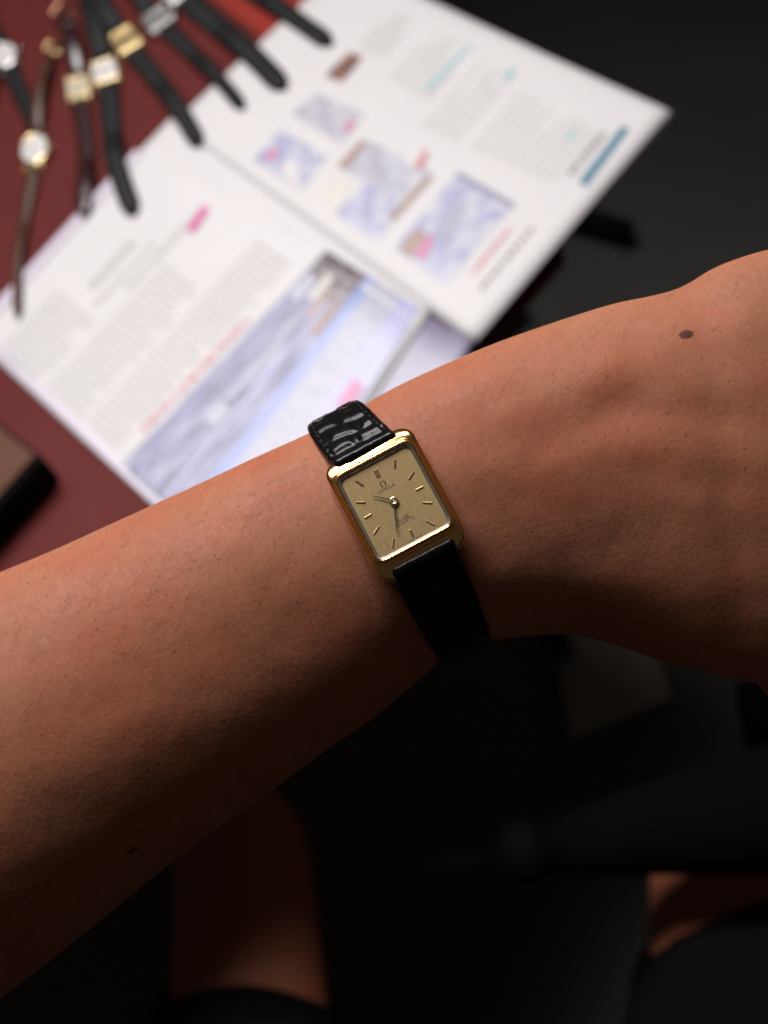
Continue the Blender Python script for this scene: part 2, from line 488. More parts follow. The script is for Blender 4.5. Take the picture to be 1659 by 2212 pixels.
strokes('text_column', sub(TX, 0.72, 0.93, 0.08, 0.97), 30, 'ink_grey', lp, True, 0.40, 4)
strokes('headline', sub(TX, 0.26, 0.31, 0.34, 0.58), 1, 'ink_grey', lp, False, 0.9, 5, 0, 9)
strokes('headline', sub(TX, 0.40, 0.44, 0.10, 0.50), 1, 'ink_grey', lp, False, 0.7, 6, 0, 14)
strokes('headline', sub(TX, 0.35, 0.38, 0.30, 0.62), 1, 'ink_grey', lp, False, 0.7, 6, 0, 14)
strokes('red_heading', sub(TX, 0.955, 0.985, 0.32, 0.86), 1, 'ink_red', lp, False, 0.9, 7, 0, 20)
page_quad('pink_tag', [(404, 494), (438, 442), (452, 451), (418, 503)], 'ink_pink', lp, PR, 4)
# right page
def rq(name, c, mt, lift=PR, n=8): return page_quad(name, c, mt, rp, lift, n)
rq('printed_photo', [(630, 246), (682, 200), (788, 246), (738, 312)], 'print_mist')
rq('printed_photo', [(547, 345), (604, 280), (708, 338), (651, 412)], 'print_room')
rq('photo_detail', [(606, 372), (622, 335), (640, 352), (650, 410)], 'paper', PR * 2)
rq('photo_detail', [(572, 340), (588, 318), (604, 322), (586, 350)], 'print_magenta', PR * 2)
rq('photo_detail', [(738, 278), (756, 258), (770, 262), (754, 286)], 'print_magenta', PR * 2)
rq('printed_photo', [(722, 462), (802, 385), (886, 440), (810, 522)], 'print_room')
rq('printed_photo', [(728, 360), (792, 300), (934, 372), (862, 430)], 'print_figure')
rq('photo_detail', [(728, 358), (778, 302), (794, 310), (748, 362)], 'print_tan', PR * 2)
rq('photo_detail', [(838, 470), (926, 376), (936, 382), (850, 478)], 'print_tan', PR * 2)
rq('photo_detail', [(868, 345), (912, 315), (930, 335), (898, 372)], 'paper', PR * 2)
rq('photo_detail', [(894, 360), (916, 322), (926, 328), (908, 368)], 'ink_red', PR * 3)
rq('printed_panel', [(676, 416), (712, 377), (762, 395), (726, 463)], 'print_cream')
rq('printed_photo', [(851, 536), (991, 370), (1113, 438), (962, 614)], 'print_room')
rq('photo_detail', [(984, 380), (991, 370), (1113, 438), (1104, 450)], 'print_violet', PR * 2)
rq('photo_detail', [(860, 540), (900, 492), (922, 502), (890, 556)], 'print_tan', PR * 2)
rq('photo_detail', [(896, 552), (922, 508), (938, 514), (916, 562)], 'print_magenta', PR * 3)
rq('photo_detail', [(936, 500), (990, 430), (1010, 442), (965, 520)], 'print_pale', PR * 2)
rq('printed_portrait', [(703, 164), (752, 112), (786, 122), (738, 178)], 'print_brown')
rq('teal_title', [(1250, 392), (1344, 272), (1360, 279), (1266, 404)], 'ink_teal')
strokes('grey_heading', [(1224, 372), (1300, 282), (1312, 290), (1236, 382)], 1, 'ink_dark', rp, True, 0.8, 8, 0, 9)
strokes('red_heading', [(1014, 586), (1098, 488), (1108, 496), (1024, 596)], 1, 'ink_red', rp, True, 0.8, 9, 0, 12)
strokes('grey_heading', [(1030, 622), (1146, 486), (1158, 494), (1042, 632)], 1, 'ink_dark', rp, True, 0.6, 10, 0, 16)
def rblock(c, rows, mt, seed, words=6): strokes('text_column', c, rows, mt, rp, True, 0.34, seed, 0.5, words)
rblock([(1010, 320), (1120, 195), (1300, 282), (1192, 400)], 11, 'ink_grey', 11)
rblock([(905, 270), (1035, 130), (1110, 168), (985, 312)], 6, 'ink_grey', 12)
rblock([(835, 170), (935, 62), (1030, 105), (925, 226)], 7, 'ink_grey', 13)
rblock([(770, 100), (842, 22), (900, 45), (830, 128)], 5, 'ink_grey', 14)
strokes('cyan_heading', [(918, 190), (1010, 96), (1018, 100), (926, 200)], 1, 'ink_cyan', rp, True, 0.9, 15, 0, 7)
strokes('cyan_heading', [(1086, 168), (1102, 148), (1114, 154), (1098, 174)], 1, 'ink_cyan', rp, True, 0.9, 16, 0, 2)
strokes('cyan_heading', [(1220, 300), (1240, 276), (1248, 280), (1228, 306)], 1, 'ink_cyan', rp, True, 0.9, 17, 0, 2)

# red sheet under the watches
V, Fc, UV = grid_geo(lambda s, u: on_z(*bil([(425, -30), (602, 105), (790, -90), (610, -220)], s, u), TABLE_Z + 0.0015), 2, 2)
o = obj('red_booklet', V, Fc, 'red_paper', smooth=False)
so = o.modifiers.new('thickness', 'SOLIDIFY'); so.thickness = 0.001
tag(o, 'bright red booklet showing between the black straps above the magazine', 'booklet')

# brown box at the left edge
BH = 0.030
a = on_z(133, 1033, TABLE_Z); b_ = on_z(-60, 1250, TABLE_Z); d_ = on_z(-170, 795, TABLE_Z)
ex, ey = (b_ - a), (d_ - a)
bx = empty('box', a)
tag(bx, 'small box with brown wooden lid and black sides at the left edge', 'box')
Z = Vector((0, 0, 1))
def par(o0, u, v, h0, h1): return merge([([o0 + Z * h0, o0 + u + Z * h0, o0 + u + v + Z * h0, o0 + v + Z * h0, o0 + Z * h1, o0 + u + Z * h1, o0 + u + v + Z * h1, o0 + v + Z * h1],
                                   box_geo(0, 1, 0, 1, 0, 1)[1])])
V, Fc = par(a, ex, ey, 0.0, BH); bevel(obj('side', V, Fc, 'black_plastic', bx, smooth=False), 0.003)
V, Fc = par(a + ex * 0.03 + ey * 0.03, ex * 0.94, ey * 0.94, BH + 0.0002, BH + 0.003); bevel(obj('lid', V, Fc, 'brown_wood', bx, smooth=False), 0.001)

# ------------------------------------------------------------------ watches lying on the table
def strap_geo(pts, widths, th, tip=True):
    """flat strap along pts (list of local (x,y,z)), rounded end"""
    rings = []
    n = len(pts)
    for i, p in enumerate(pts):
        p = Vector(p); a = Vector(pts[max(i - 1, 0)]); b = Vector(pts[min(i + 1, n - 1)])
        t = (b - a).normalized(); s = Vector((t.y, -t.x, 0)).normalized(); nn = s.cross(t)
        if nn.z < 0: nn = -nn
        hw, h = widths[i] / 2, th
        prof = [(-hw, 0), (hw, 0), (hw, h * 0.45), (hw * 0.72, h), (0, h * 1.12), (-hw * 0.72, h), (-hw, h * 0.45)]
        rings.append([p + s * x + nn * z for x, z in prof])
    return loft(rings, True, True)
MM = 0.001
def table_watch(case_px, tip_px, top_px, label, shape, size, case_mat, dial_mat, strap_mat, w0, w1, buckle=None, lift=0.0, bend=(0, 0)):
    zt = TABLE_Z + 0.0004 + lift
    c = on_z(*case_px, zt); tipp = on_z(*tip_px, zt); topp = on_z(*top_px, zt)
    yv = (c - tipp); yv.z = 0; L1 = yv.length; yv.normalize()
    xv = Vector((yv.y, -yv.x, 0))
    rot = Matrix((xv, yv, Z)).transposed()
    ro = empty('wristwatch', c, rot)
    tag(ro, label, 'watch', 'wristwatches laid out on the table')
    hx, hy = size[0] / 2 * MM, size[1] / 2 * MM
    H = 0.0062
    def outline(k):
        if shape == 'round': return [(hx * k * math.cos(2 * math.pi * i / 40), hy * k * math.sin(2 * math.pi * i / 40)) for i in range(40)]
        return rrect(hx * k, hy * k, min(hx, hy) * 0.22 * k, 6)
    prof = [(0.93, 0.0), (1.0, 0.0015), (1.0, 0.0042), (0.95, 0.0055), (0.88, H), (0.80, H), (0.78, H - 0.0006)]
    V, Fc = loft([[(x, y, z) for x, y in outline(k)] for k, z in prof], True, False)
    cs = obj('case', V, Fc, case_mat, ro, True)
    V, Fc = prism(outline(0.79), H - 0.0016, H - 0.0007)
    dl = obj('dial', V, Fc, dial_mat, ro, True, False)
    hl = hy * 0.5
    for ang, l in ((0.5, 0.62), (2.3, 0.9)):
        v, f = box_geo(-0.0004, 0.0004, 0, hl * l, H - 0.0006, H - 0.0003)
        r2 = Matrix.Rotation(ang, 3, 'Z')
        obj('hand', [r2 @ Vector(q) for q in v], f, 'hand_dark', dl, True, False)
    V, Fc = tube([(hx * 0.98, 0, 0.003), (hx + 0.0018, 0, 0.003)], 0.0014, 12)
    obj('crown', V, Fc, case_mat, ro, True)
    for sx in (-1, 1):
        for sy in (-1, 1):
            xo = sx * (w0 / 2 + 0.9) * MM
            v, f = box_geo(xo - 0.0009, xo + 0.0009, sy * hy * 0.7 if sy > 0 else -hy - 0.003, hy + 0.003 if sy > 0 else -hy * 0.7, 0.0008, 0.0042)
            bevel(obj('lug', v, f, case_mat, ro, True), 0.0007)
    # tail strap, rising where it crosses the magazine
    loc = Matrix(rot).transposed()
    pts, ws = [], []
    n = 26
    for i in range(n + 1):
        k = i / n
        y = -hy - 0.0006 - (L1 - hy) * k
        x = bend[0] * math.sin(math.pi * k) * MM
        wd = w0 + (w1 - w0) * smoothstep(0, 0.8, k)
        if k > 0.9: wd *= max(0.16, math.sqrt(max(0, 1 - ((k - 0.9) / 0.1) ** 2)))
        wp = c + rot @ Vector((x, y, 0))
        zz = 0.0024
        dd = (wp - SP0).dot(spn)
        al = (wp - SP0).dot(spd)
        zmag = (page_h(wp) - zt) if al > -0.02 else 0
        zz = max(0.0018, 0.0024 * (1 - k)) + (zmag + 0.0012) * smoothstep(-0.03, 0.0, al)
        pts.append((x, y, zz)); ws.append(wd * MM)
    V, Fc = strap_geo(pts, ws, 0.0022)
    obj('strap', V, Fc, strap_mat, ro, True)
    # buckle side
    tl = loc @ (topp - c)
    pts, ws = [], []
    for i in range(13):
        k = i / 12
        y0 = hy + 0.0006
        pts.append((tl.x * k * k, y0 + (tl.y - y0) * k, 0.0024 + bend[1] * MM * math.sin(math.pi * k)))
        ws.append((w0 + (w1 - w0) * k) * MM)
    V, Fc = strap_geo(pts, ws, 0.0024)
    st = obj('strap', V, Fc, strap_mat, ro, True)
    bm_ = buckle or case_mat
    ex_, ey_, ez_ = pts[-1]
    hw = (w1 / 2 + 2.2) * MM
    ring = [(ex_ + x, ey_ + y, ez_ + 0.002) for x, y in ((-hw, -0.001), (-hw, 0.009), (-hw * 0.6, 0.0115), (hw * 0.6, 0.0115), (hw, 0.009), (hw, -0.001))]
    V, Fc = tube(ring + [ring[0]], 0.0011, 8)
    obj('buckle', V, Fc, bm_, ro, True)
    kx, ky, kz = pts[-4]
    kw = ws[-4] / 2 + 0.0009
    V, Fc = box_geo(kx - kw, kx + kw, ky - 0.0025, ky + 0.0025, kz - 0.0008, kz + 0.0036)
    bevel(obj('strap_loop', V, Fc, strap_mat, ro, True), 0.0008)
    return ro
table_watch((12, 128), (84, 288), (-40, 10), 'silver watch with short black strap at the far left', 'round', (27, 30), 'steel', 'white_dial', 'black_leather', 15, 13)
table_watch((80, 330), (44, 692), (118, 122), 'oval gold watch on a narrow reddish brown strap', 'round', (25, 33), 'gold_pale', 'white_dial', 'brown_leather', 11, 7, 'gold_pale', 0.0, (-4, 6))
table_watch((174, 198), (188, 476), (142, 40), 'square gold watch on a glossy burgundy strap', 'rect', (22, 24), 'gold_pale', 'cream_dial', 'burgundy_leather', 14, 13, 'rose_gold', 0.0, (3, 8))
table_watch((231, 163), (296, 474), (186, -45), 'square watch with white dial and gold case on a black strap', 'rect', (23, 25), 'gold_pale', 'white_dial', 'black_leather', 17, 15, None, 0.0, (-5, 6))
table_watch((276, 96), (434, 320), (196, -50), 'square watch with plain gold face and case on a black strap', 'rect', (23, 25), 'gold_pale', 'gold_dial', 'black_leather', 16, 14, None, 0.002, (3, 6))
table_watch((346, 50), (530, 246), (256, -50), 'rectangular steel watch with grey dial on a slim black strap', 'rect', (27, 20), 'steel', 'grey_dial', 'black_leather', 15, 11, None, 0.0, (2, 5))
table_watch((388, -12), (618, 202), (290, -110), 'silver watch with the widest black strap, partly cut off above', 'rect', (28, 24), 'steel', 'white_dial', 'black_leather', 20, 17, None, 0.0, (2, 5))
table_watch((478, -60), (718, 106), (380, -140), 'watch whose black strap tip is nearest the top of the magazine', 'rect', (26, 26), 'steel', 'grey_dial', 'black_leather', 17, 14, None, 0.0, (0, 5))
table_watch((-46, 312), (-110, 520), (-10, 150), 'gold watch beyond the left edge with only its crown showing', 'round', (26, 28), 'rose_gold', 'white_dial', 'brown_leather', 12, 9, None, 0.0, (0, 4))

# ------------------------------------------------------------------ the person: arm with hand, legs, shorts
pb = on_z(900, 2400, 0.0)
person = empty('person', pb)
tag(person, 'person with bare forearm raised across the view, wearing black shorts, hand closed', 'person')
ZC = D0 + 0.026
ST = [  # top edge, bottom edge (picture), half depth mm, centre shift mm
    ((-470, 1432), (-115, 2235), 34, 0), ((-330, 1376), (10, 2150), 33.5, 0), ((-160, 1303), (175, 2022), 32, 0),
    ((0, 1236), (330, 1896), 30.5, 0), ((120, 1186), (440, 1812), 29.5, 0), ((230, 1136), (545, 1738), 28, 0), ((340, 1086), (640, 1668), 27, 0),
    ((440, 1040), (722, 1608), 25.5, 0), ((540, 993), (800, 1556), 24.2, 0), ((640, 948), (880, 1490), 23, 0), ((700, 920), (935, 1443), 22.3, 0),
    ((752, 896), (978, 1408), 22, 0), ((800, 866), (1030, 1390), 22, 0), ((850, 838), (1090, 1380), 22, 0), ((930, 800), (1160, 1372), 22, 0),
    ((1060, 745), (1240, 1372), 22, 0), ((1200, 695), (1330, 1394), 22, 0), ((1320, 657), (1430, 1430), 22, 0),
    ((1410, 638), (1515, 1450), 21.5, 1), ((1478, 617), (1580, 1468), 21, 1), ((1545, 576), (1640, 1476), 20.5, 2), ((1659, 538), (1720, 1480), 19, 3),
    ((1790, 520), (1820, 1450), 16, 4), ((1890, 570), (1905, 1370), 13, 3), ((1935, 640), (1945, 1290), 8, 1)]
NR = 72
rings = []
for (tp, bt, hb, sh) in ST:
    dist = ZC - sh * MM
    T, B = at(*tp, dist), at(*bt, dist)
    c = (T + B) / 2; av = (T - B) / 2
    ring = []
    for k in range(NR):
        a_ = 2 * math.pi * k / NR
        ring.append(c + av * math.sin(a_) + back * (hb * MM * math.cos(a_)))
    rings.append(ring)
# dense catmull-rom resample along the arm
def cr(p0, p1, p2, p3, t):
    return 0.5 * ((2 * p1) + (p2 - p0) * t + (2 * p0 - 5 * p1 + 4 * p2 - p3) * t * t + (3 * p1 - p0 - 3 * p2 + p3) * t ** 3)
dense = []
for i in range(len(rings) - 1):
    r0, r1, r2, r3 = rings[max(i - 1, 0)], rings[i], rings[i + 1], rings[min(i + 2, len(rings) - 1)]
    for q in range(6):
        dense.append([cr(r0[k], r1[k], r2[k], r3[k], q / 6) for k in range(NR)])
dense.append(rings[-1])
armV, armF = loft(dense, True, True)
parts = [(armV, armF)]
CB = CM.transposed()
def camp(px, py, zmm): return at(px, py, ZC - zmm * MM)
# closed fingers beyond the frame: knuckle, first joint, second joint, tip tucked back under the palm
for (kx, ky, r) in ((1890, 690, 8.6), (1925, 880, 9.6), (1930, 1075, 9.8), (1905, 1265, 9.4)):
    path = [camp(kx - 130, ky + 10, -2), camp(kx, ky, 1), camp(kx + 170, ky - 40, -10), camp(kx + 235, ky - 50, -30), camp(kx + 150, ky - 25, -46), camp(kx + 10, ky + 5, -48), camp(kx - 70, ky + 15, -40)]
    pp, rr = [], []
    for i in range(len(path) - 1):
        q0, q1, q2, q3 = path[max(i - 1, 0)], path[i], path[i + 1], path[min(i + 2, len(path) - 1)]
        for q in range(5):
            pp.append(cr(q0, q1, q2, q3, q / 5)); g = (i + q / 5) / (len(path) - 1)
            rr.append(r * MM * (1.12 - 0.32 * g + 0.05 * math.cos(g * 18)))
    pp.append(path[-1]); rr.append(r * MM * 0.72)
    parts.append(tube(pp, rr, 14))
path = [camp(1540, 1230, -8), camp(1670, 1350, -16), camp(1800, 1500, -26), camp(1960, 1500, -40), camp(2080, 1440, -50), camp(2150, 1380, -54)]
pp, rr = [], []
for i in range(len(path) - 1):
    q0, q1, q2, q3 = path[max(i - 1, 0)], path[i], path[i + 1], path[min(i + 2, len(path) - 1)]
    for q in range(5):
        pp.append(cr(q0, q1, q2, q3, q / 5)); g = (i + q / 5) / 5; rr.append((14 - 5.5 * g) * MM)
parts.append(tube(pp, rr, 16))
V, Fc = merge(parts)
tmp = obj('tmp_arm', V, Fc, 'skin')
rm = tmp.modifiers.new('r', 'REMESH'); rm.mode = 'VOXEL'; rm.voxel_size = 0.0013
sm = tmp.modifiers.new('s', 'SMOOTH'); sm.factor = 0.5; sm.iterations = 12
dg = bpy.context.evaluated_depsgraph_get()
ev = tmp.evaluated_get(dg)
me = ev.to_mesh()
V = [tmp.matrix_world @ v.co for v in me.vertices] if tmp.matrix_world.translation.length else [v.co + tmp.location for v in me.vertices]
N = [v.normal.copy() for v in me.vertices]
Fc = [tuple(p.vertices) for p in me.polygons]
ev.to_mesh_clear()
bpy.data.objects.remove(tmp)
def to_px(p):
    q = CB @ (p - CAM); d = -q.z
    return PX0 + q.x / d * F, PY0 - q.y / d * F
# tendons, veins, the soft hollows of wrist and hand: (x0,y0,x1,y1,width px,height mm)
RIDGES = [(1010, 850, 1659, 690, 70, 0.9), (1090, 905, 1330, 800, 46, 0.9), (1330, 800, 1680, 820, 80, 0.8), (1190, 960, 1340, 880, 46, -0.85), (1330, 880, 1560, 900, 46, -0.7),
          (1000, 1010, 1400, 960, 60, 0.5), (1380, 975, 1680, 985, 60, 0.55), (1020, 1090, 1250, 1105, 50, -0.35), (1240, 1180, 1700, 1180, 90, -0.7), (1100, 1235, 1500, 1290, 70, 0.5),
          (1450, 640, 1560, 660, 40, -0.8), (860, 880, 1000, 850, 50, 0.6), (1360, 1010, 1659, 1075, 50, -0.3),
          (1000, 870, 1080, 960, 34, -0.35), (300, 1320, 700, 1150, 110, 0.5), (150, 1560, 640, 1370, 90, -0.5), (60, 1680, 520, 1500, 80, 0.5),
          (380, 1110, 620, 1010, 50, 0.35), (0, 1400, 260, 1290, 70, -0.4)]
V2 = []
for p, n in zip(V, N):
    fz = n.dot(back)
    if fz > 0.05:
        x, y = to_px(p); h = 0
        for x0, y0, x1, y1, wd, ht in RIDGES:
            dx, dy = x1 - x0, y1 - y0
            tt = max(0, min(1, ((x - x0) * dx + (y - y0) * dy) / (dx * dx + dy * dy)))
            dd = math.hypot(x - x0 - dx * tt, y - y0 - dy * tt)
            if dd < 3 * wd: h += 0.48 * ht * math.exp(-(dd / wd) ** 2 * 1.4)
        q = CB @ (p - CAM)
        h += 0.30 * noise.noise(q * 55) + 0.12 * noise.noise(q * 160)
        p = p + n * (h * MM * min(1, fz * 2))
    V2.append(p)
# uv: u along the arm, v across (in picture units, for the crease direction)
ux_, uy_ = 0.885, 0.466
UV = []
for p in V2:
    q = CB @ (p - CAM); UV.append((q.x * ux_ + q.y * uy_, -q.x * uy_ + q.y * ux_))
arm = obj('arm', V2, Fc, 'skin', person, uvs=UV)

# surface lookup for moles and hair
from mathutils.bvhtree import BVHTree
bvh = BVHTree.FromPolygons([tuple(v) for v in V2], Fc)
def hit(px, py):
    r = ray(px, py).normalized()
    loc, nrm, idx, d = bvh.ray_cast(CAM, r)
    if loc is None: return None, None
    if nrm.dot(r) > 0: nrm = -nrm
    return loc, nrm
def mole(px, py, rx, ry, ang):
    p, n = hit(px, py)
    a1 = (right * math.cos(ang) + up * math.sin(ang)); a1 = (a1 - n * a1.dot(n)).normalized(); a2 = n.cross(a1)
    rg = []
    KS = ((1.25, -0.08), (1.1, 0.0), (0.92, 0.05), (0.7, 0.11), (0.4, 0.17), (0.1, 0.18))
    for k, h in KS:
        rg.append([p + a1 * (rx * k * MM * math.cos(i * math.pi / 9) * (1 + 0.1 * math.sin(i * 1.7))) + a2 * (ry * k * MM * math.sin(i * math.pi / 9) * (1 + 0.08 * math.cos(i * 2.3))) + n * (h * MM) for i in range(18)])
    V, Fc = loft(rg, False, True)
    return obj('mole', V, Fc, 'mole', arm, uvs=[(k / 1.25, 0) for k, h in KS for _ in range(18)])
mole(1482, 722, 1.75, 1.15, 0.25)
mole(288, 1836, 1.35, 0.75, 0.3)
HV, HF = [], []
rnd = random.Random(11)
cnt = 0
while cnt < 280:
    x, y = rnd.uniform(-60, 1640), rnd.uniform(560, 1750)
    if 640 < x < 1030 and 840 < y < 1460: continue
    if rnd.random() > (0.95 if x < 700 else 0.42): continue
    p, n = hit(x, y)
    if p is None: continue
    if y > 1500 - x * 0.35 and rnd.random() < 0.6: continue
    cnt += 1
    a_ = rnd.gauss(1.0, 0.24) + (0.0 if x < 900 else 0.15)
    dr = right * math.cos(a_) + up * math.sin(a_); dr = (dr - n * dr.dot(n)).normalized()
    sd = n.cross(dr)
    L = rnd.uniform(4.0, 13.0) * MM; cu = rnd.gauss(0, 0.22); rad = rnd.uniform(0.015, 0.028) * MM
    path = []
    for k in range(6):
        g = k / 5
        path.append(p + dr * (L * g) + sd * (L * cu * g * g) + n * (0.03 * MM + L * 0.30 * g * (1 - 0.55 * g)))
    v, f = tube(path, [rad * (1 - 0.8 * k / 5) for k in range(6)], 3, False)
    nn = len(HV); HV += v; HF += [tuple(i + nn for i in q) for q in f]
o = obj('arm_hair', HV, HF, 'hair', arm); o['kind'] = 'stuff'

# legs below: knees bent, shorts
def leg(axis_px, depths, radii, name, mt, n=28, flat=0.92):
    path = [at(x, y, d) for (x, y), d in zip(axis_px, depths)]
    pp, rr = [], []
    for i in range(len(path) - 1):
        q0, q1, q2, q3 = path[max(i - 1, 0)], path[i], path[i + 1], path[min(i + 2, len(path) - 1)]
        for q in range(8):
            k = q / 8
            pp.append(cr(q0, q1, q2, q3, k)); rr.append(radii[i] * (1 - k) + radii[i + 1] * k)
    pp.append(path[-1]); rr.append(radii[-1])
    V, Fc = tube(pp, rr, n)
    return obj(name, V, Fc, mt, person)
leg([(545, 2420), (540, 2200), (530, 1990), (520, 1850), (505, 1800), (490, 1790)], [1.10, 1.14, 1.19, 1.27, 1.40, 1.60], [0.068, 0.063, 0.058, 0.058, 0.055, 0.044], 'leg', 'leg_skin')
leg([(1600, 2380), (1590, 2190), (1575, 1990), (1560, 1860), (1560, 1800), (1570, 1790)], [1.10, 1.14, 1.19, 1.27, 1.40, 1.60], [0.072, 0.069, 0.063, 0.061, 0.056, 0.044], 'leg', 'leg_skin')
def shorts_leg(x, y_hem, r0, r1, yb):
    path = [at(x, yb, 0.84), at(x, (yb + y_hem) / 2, 0.98), at(x, y_hem, 1.18)]
    pp, rr = [], []
    for i in range(17):
        k = i / 16; a_ = path[0].lerp(path[1], k).lerp(path[1].lerp(path[2], k), k)
        pp.append(a_); rr.append(r0 + (r1 - r0) * k + 0.0012 * math.sin(k * 19))
    rings = []
    V, Fc = tube(pp, rr, 40, False)
    V = [v + Vector((0.0025 * noise.noise(v * 30), 0.0025 * noise.noise(v * 30 + Vector((7, 0, 0))), 0)) for v in V]
    o = obj('shorts', V, Fc, 'black_cloth', person)
    so = o.modifiers.new('thickness', 'SOLIDIFY'); so.thickness = 0.002; so.offset = 1
    return o
shorts_leg(530, 2260, 0.098, 0.079, 2850)
shorts_leg(1690, 2210, 0.137, 0.120, 2950)

# ------------------------------------------------------------------ things in the dark
nb = empty('rolled_bundle', at(1150, 1840, 1.119))
tag(nb, 'long tapered dark navy bundle with black end above the right knee', 'bundle')
pth = [at(2100, 1675, 1.040), at(1800, 1728, 1.062), at(1500, 1776, 1.085), at(1260, 1816, 1.107), at(1165, 1828, 1.119)]
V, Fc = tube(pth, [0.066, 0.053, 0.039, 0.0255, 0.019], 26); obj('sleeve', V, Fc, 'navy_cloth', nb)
V, Fc = tube([at(1170, 1830, 1.119), at(1150, 1835, 1.119), at(1100, 1845, 1.121), at(1076, 1848, 1.122)], [0.019, 0.025, 0.024, 0.015], 22); obj('end_cap', V, Fc, 'black_plastic', nb)
V, Fc = tube([at(1078, 1848, 1.122), at(1030, 1862, 1.124), at(985, 1866, 1.125), at(940, 1874, 1.127), at(890, 1868, 1.128)], [0.005, 0.008, 0.010, 0.0095, 0.006], 12); obj('cord', V, Fc, 'black_plastic', nb)
V, Fc, UV = grid_geo(lambda s, u: on_z(*bil([(1180, 1300), (1415, 1400), (1452, 1508), (1235, 1595)], s, u), 0.012), 2, 2)
o = obj('floor_board', V, Fc, 'grey_board', smooth=False); so = o.modifiers.new('thickness', 'SOLIDIFY'); so.thickness = 0.010; so.offset = -1
tag(o, 'flat dark grey board on the floor below the wrist', 'board')
V, Fc = tube([on_z(1600, 1545, 0.02), on_z(1760, 1530, 0.02)], [0.036, 0.04], 20)
tag(obj('dark_cylinder', V, Fc, 'black_plastic'), 'black rounded object on the floor at the right edge under the hand', 'object')
V, Fc = tube([on_z(1200, 455, 0.03), on_z(1290, 478, 0.03), on_z(1362, 500, 0.03)], [0.014, 0.014, 0.013], 16)
tag(obj('black_rod', V, Fc, 'black_plastic'), 'short black rod on the floor right of the magazine', 'rod')
V, Fc = par(on_z(1150, 690, 0.0), on_z(1010, 800, 0.0) - on_z(1150, 690, 0.0), on_z(1050, 640, 0.0) - on_z(1150, 690, 0.0), 0.0, 0.06)
o = bevel(obj('grey_case', V, Fc, 'case_paint', smooth=False), 0.008)
tag(o, 'dark grey case half hidden below the magazine corner and the arm', 'case')

# ------------------------------------------------------------------ the wristwatch being worn
TW = R(14)
ax_x = (right * 0.8846 + up * 0.4663).normalized()
ax_y0 = (up * 0.8846 - right * 0.4663).normalized()
nrm = (back * math.cos(TW) + ax_y0 * math.sin(TW)).normalized()
ax_y = nrm.cross(ax_x).normalized()
WR = Matrix((ax_x, ax_y, nrm)).transposed()
W0 = at(850.6, 1081.7, D0)
ww = empty('dress_watch', W0, WR)
tag(ww, 'gold rectangular wristwatch on black alligator strap, worn on the raised wrist', 'watch')
def mm(V): return [Vector(v) * MM for v in V]
def wobj(name, V, Fc, mt, parent=ww, smooth=True): return obj(name, mm(V), Fc, mt, parent, True, smooth)
def drop(y):
    d = max(0.0, abs(y) - 11.6); return 0.135 * d * d
def wring(hx, hy, r, z, n=12):
    out = []
    base = rrect(hx, hy, r, n)
    for x, y in base: out.append((x, y, z - drop(y)))
    return out
# body with downturned lugs: dense outline so that the bend is smooth
def body_ring(hx, hy, r, z):
    p = rrect(hx, hy, r, 12); q = []
    for i in range(len(p)):
        a_, b2 = p[i], p[(i + 1) % len(p)]
        L = math.hypot(b2[0] - a_[0], b2[1] - a_[1]); k = max(1, int(L / 0.9))
        for j in range(k): q.append((a_[0] + (b2[0] - a_[0]) * j / k, a_[1] + (b2[1] - a_[1]) * j / k))
    return [(x, y, z - drop(y)) for x, y in q]
def match(ring_a, n):
    # resample a closed ring to n points by arc length, starting at its first point
    P = [Vector(p) for p in ring_a] + [Vector(ring_a[0])]
    L = [0]
    for i in range(len(P) - 1): L.append(L[-1] + (P[i + 1] - P[i]).length)
    out = []; k = 0
    for i in range(n):
        s = L[-1] * i / n
        while L[k + 1] < s: k += 1
        g = (s - L[k]) / max(1e-9, L[k + 1] - L[k]); out.append(P[k].lerp(P[k + 1], g))
    return out
NB = 220
def bent(hx, hy, r, z): return [(x, y, z0) for x, y, z0 in [(p.x, p.y, z - drop(p.y)) for p in match([(x, y, 0) for x, y in rrect(hx, hy, r, 12)], NB)]]
prof = [(9.6, 14.7, 2.8, -4.9), (10.4, 15.5, 3.2, -4.3), (11.2, 16.0, 4.3, -3.0), (11.3, 16.1, 4.4, -2.0), (11.23, 16.0, 4.3, -1.45), (10.98, 15.7, 4.1, -1.05), (10.45, 15.1, 3.6, -0.84), (9.0, 13.8, 2.2, -0.78)]
V, Fc = loft([bent(*p) for p in prof], True, True)
case = wobj('case', V, Fc, 'gold')
# central plateau stepping up to the bezel
pr2 = [(10.7, 12.4, 2.7, -2.6), (10.7, 12.4, 2.7, -0.92), (10.6, 12.3, 2.65, -0.72), (10.44, 12.15, 2.6, -0.55), (10.26, 11.95, 2.5, -0.47), (10.16, 11.75, 2.4, -0.54), (10.14, 11.65, 2.4, -0.70)]
flat = lambda hx, hy, r, z: [(p.x, p.y, z) for p in match([(x, y, 0) for x, y in rrect(hx, hy, r, 12)], NB)]
V, Fc = loft([flat(*p) for p in pr2]); wobj('shoulder', V, Fc, 'gold', case)
pr3 = [(10.15, 11.68, 2.4, -0.72), (10.13, 11.66, 2.4, -0.05), (10.03, 11.56, 2.35, 0.22), (9.83, 11.40, 2.25, 0.40), (9.60, 11.22, 2.1, 0.44), (9.42, 11.08, 2.0, 0.36), (9.34, 11.0, 1.95, 0.20), (9.32, 10.98, 1.95, 0.0)]
V, Fc = loft([flat(*p) for p in pr3]); wobj('bezel', V, Fc, 'gold')
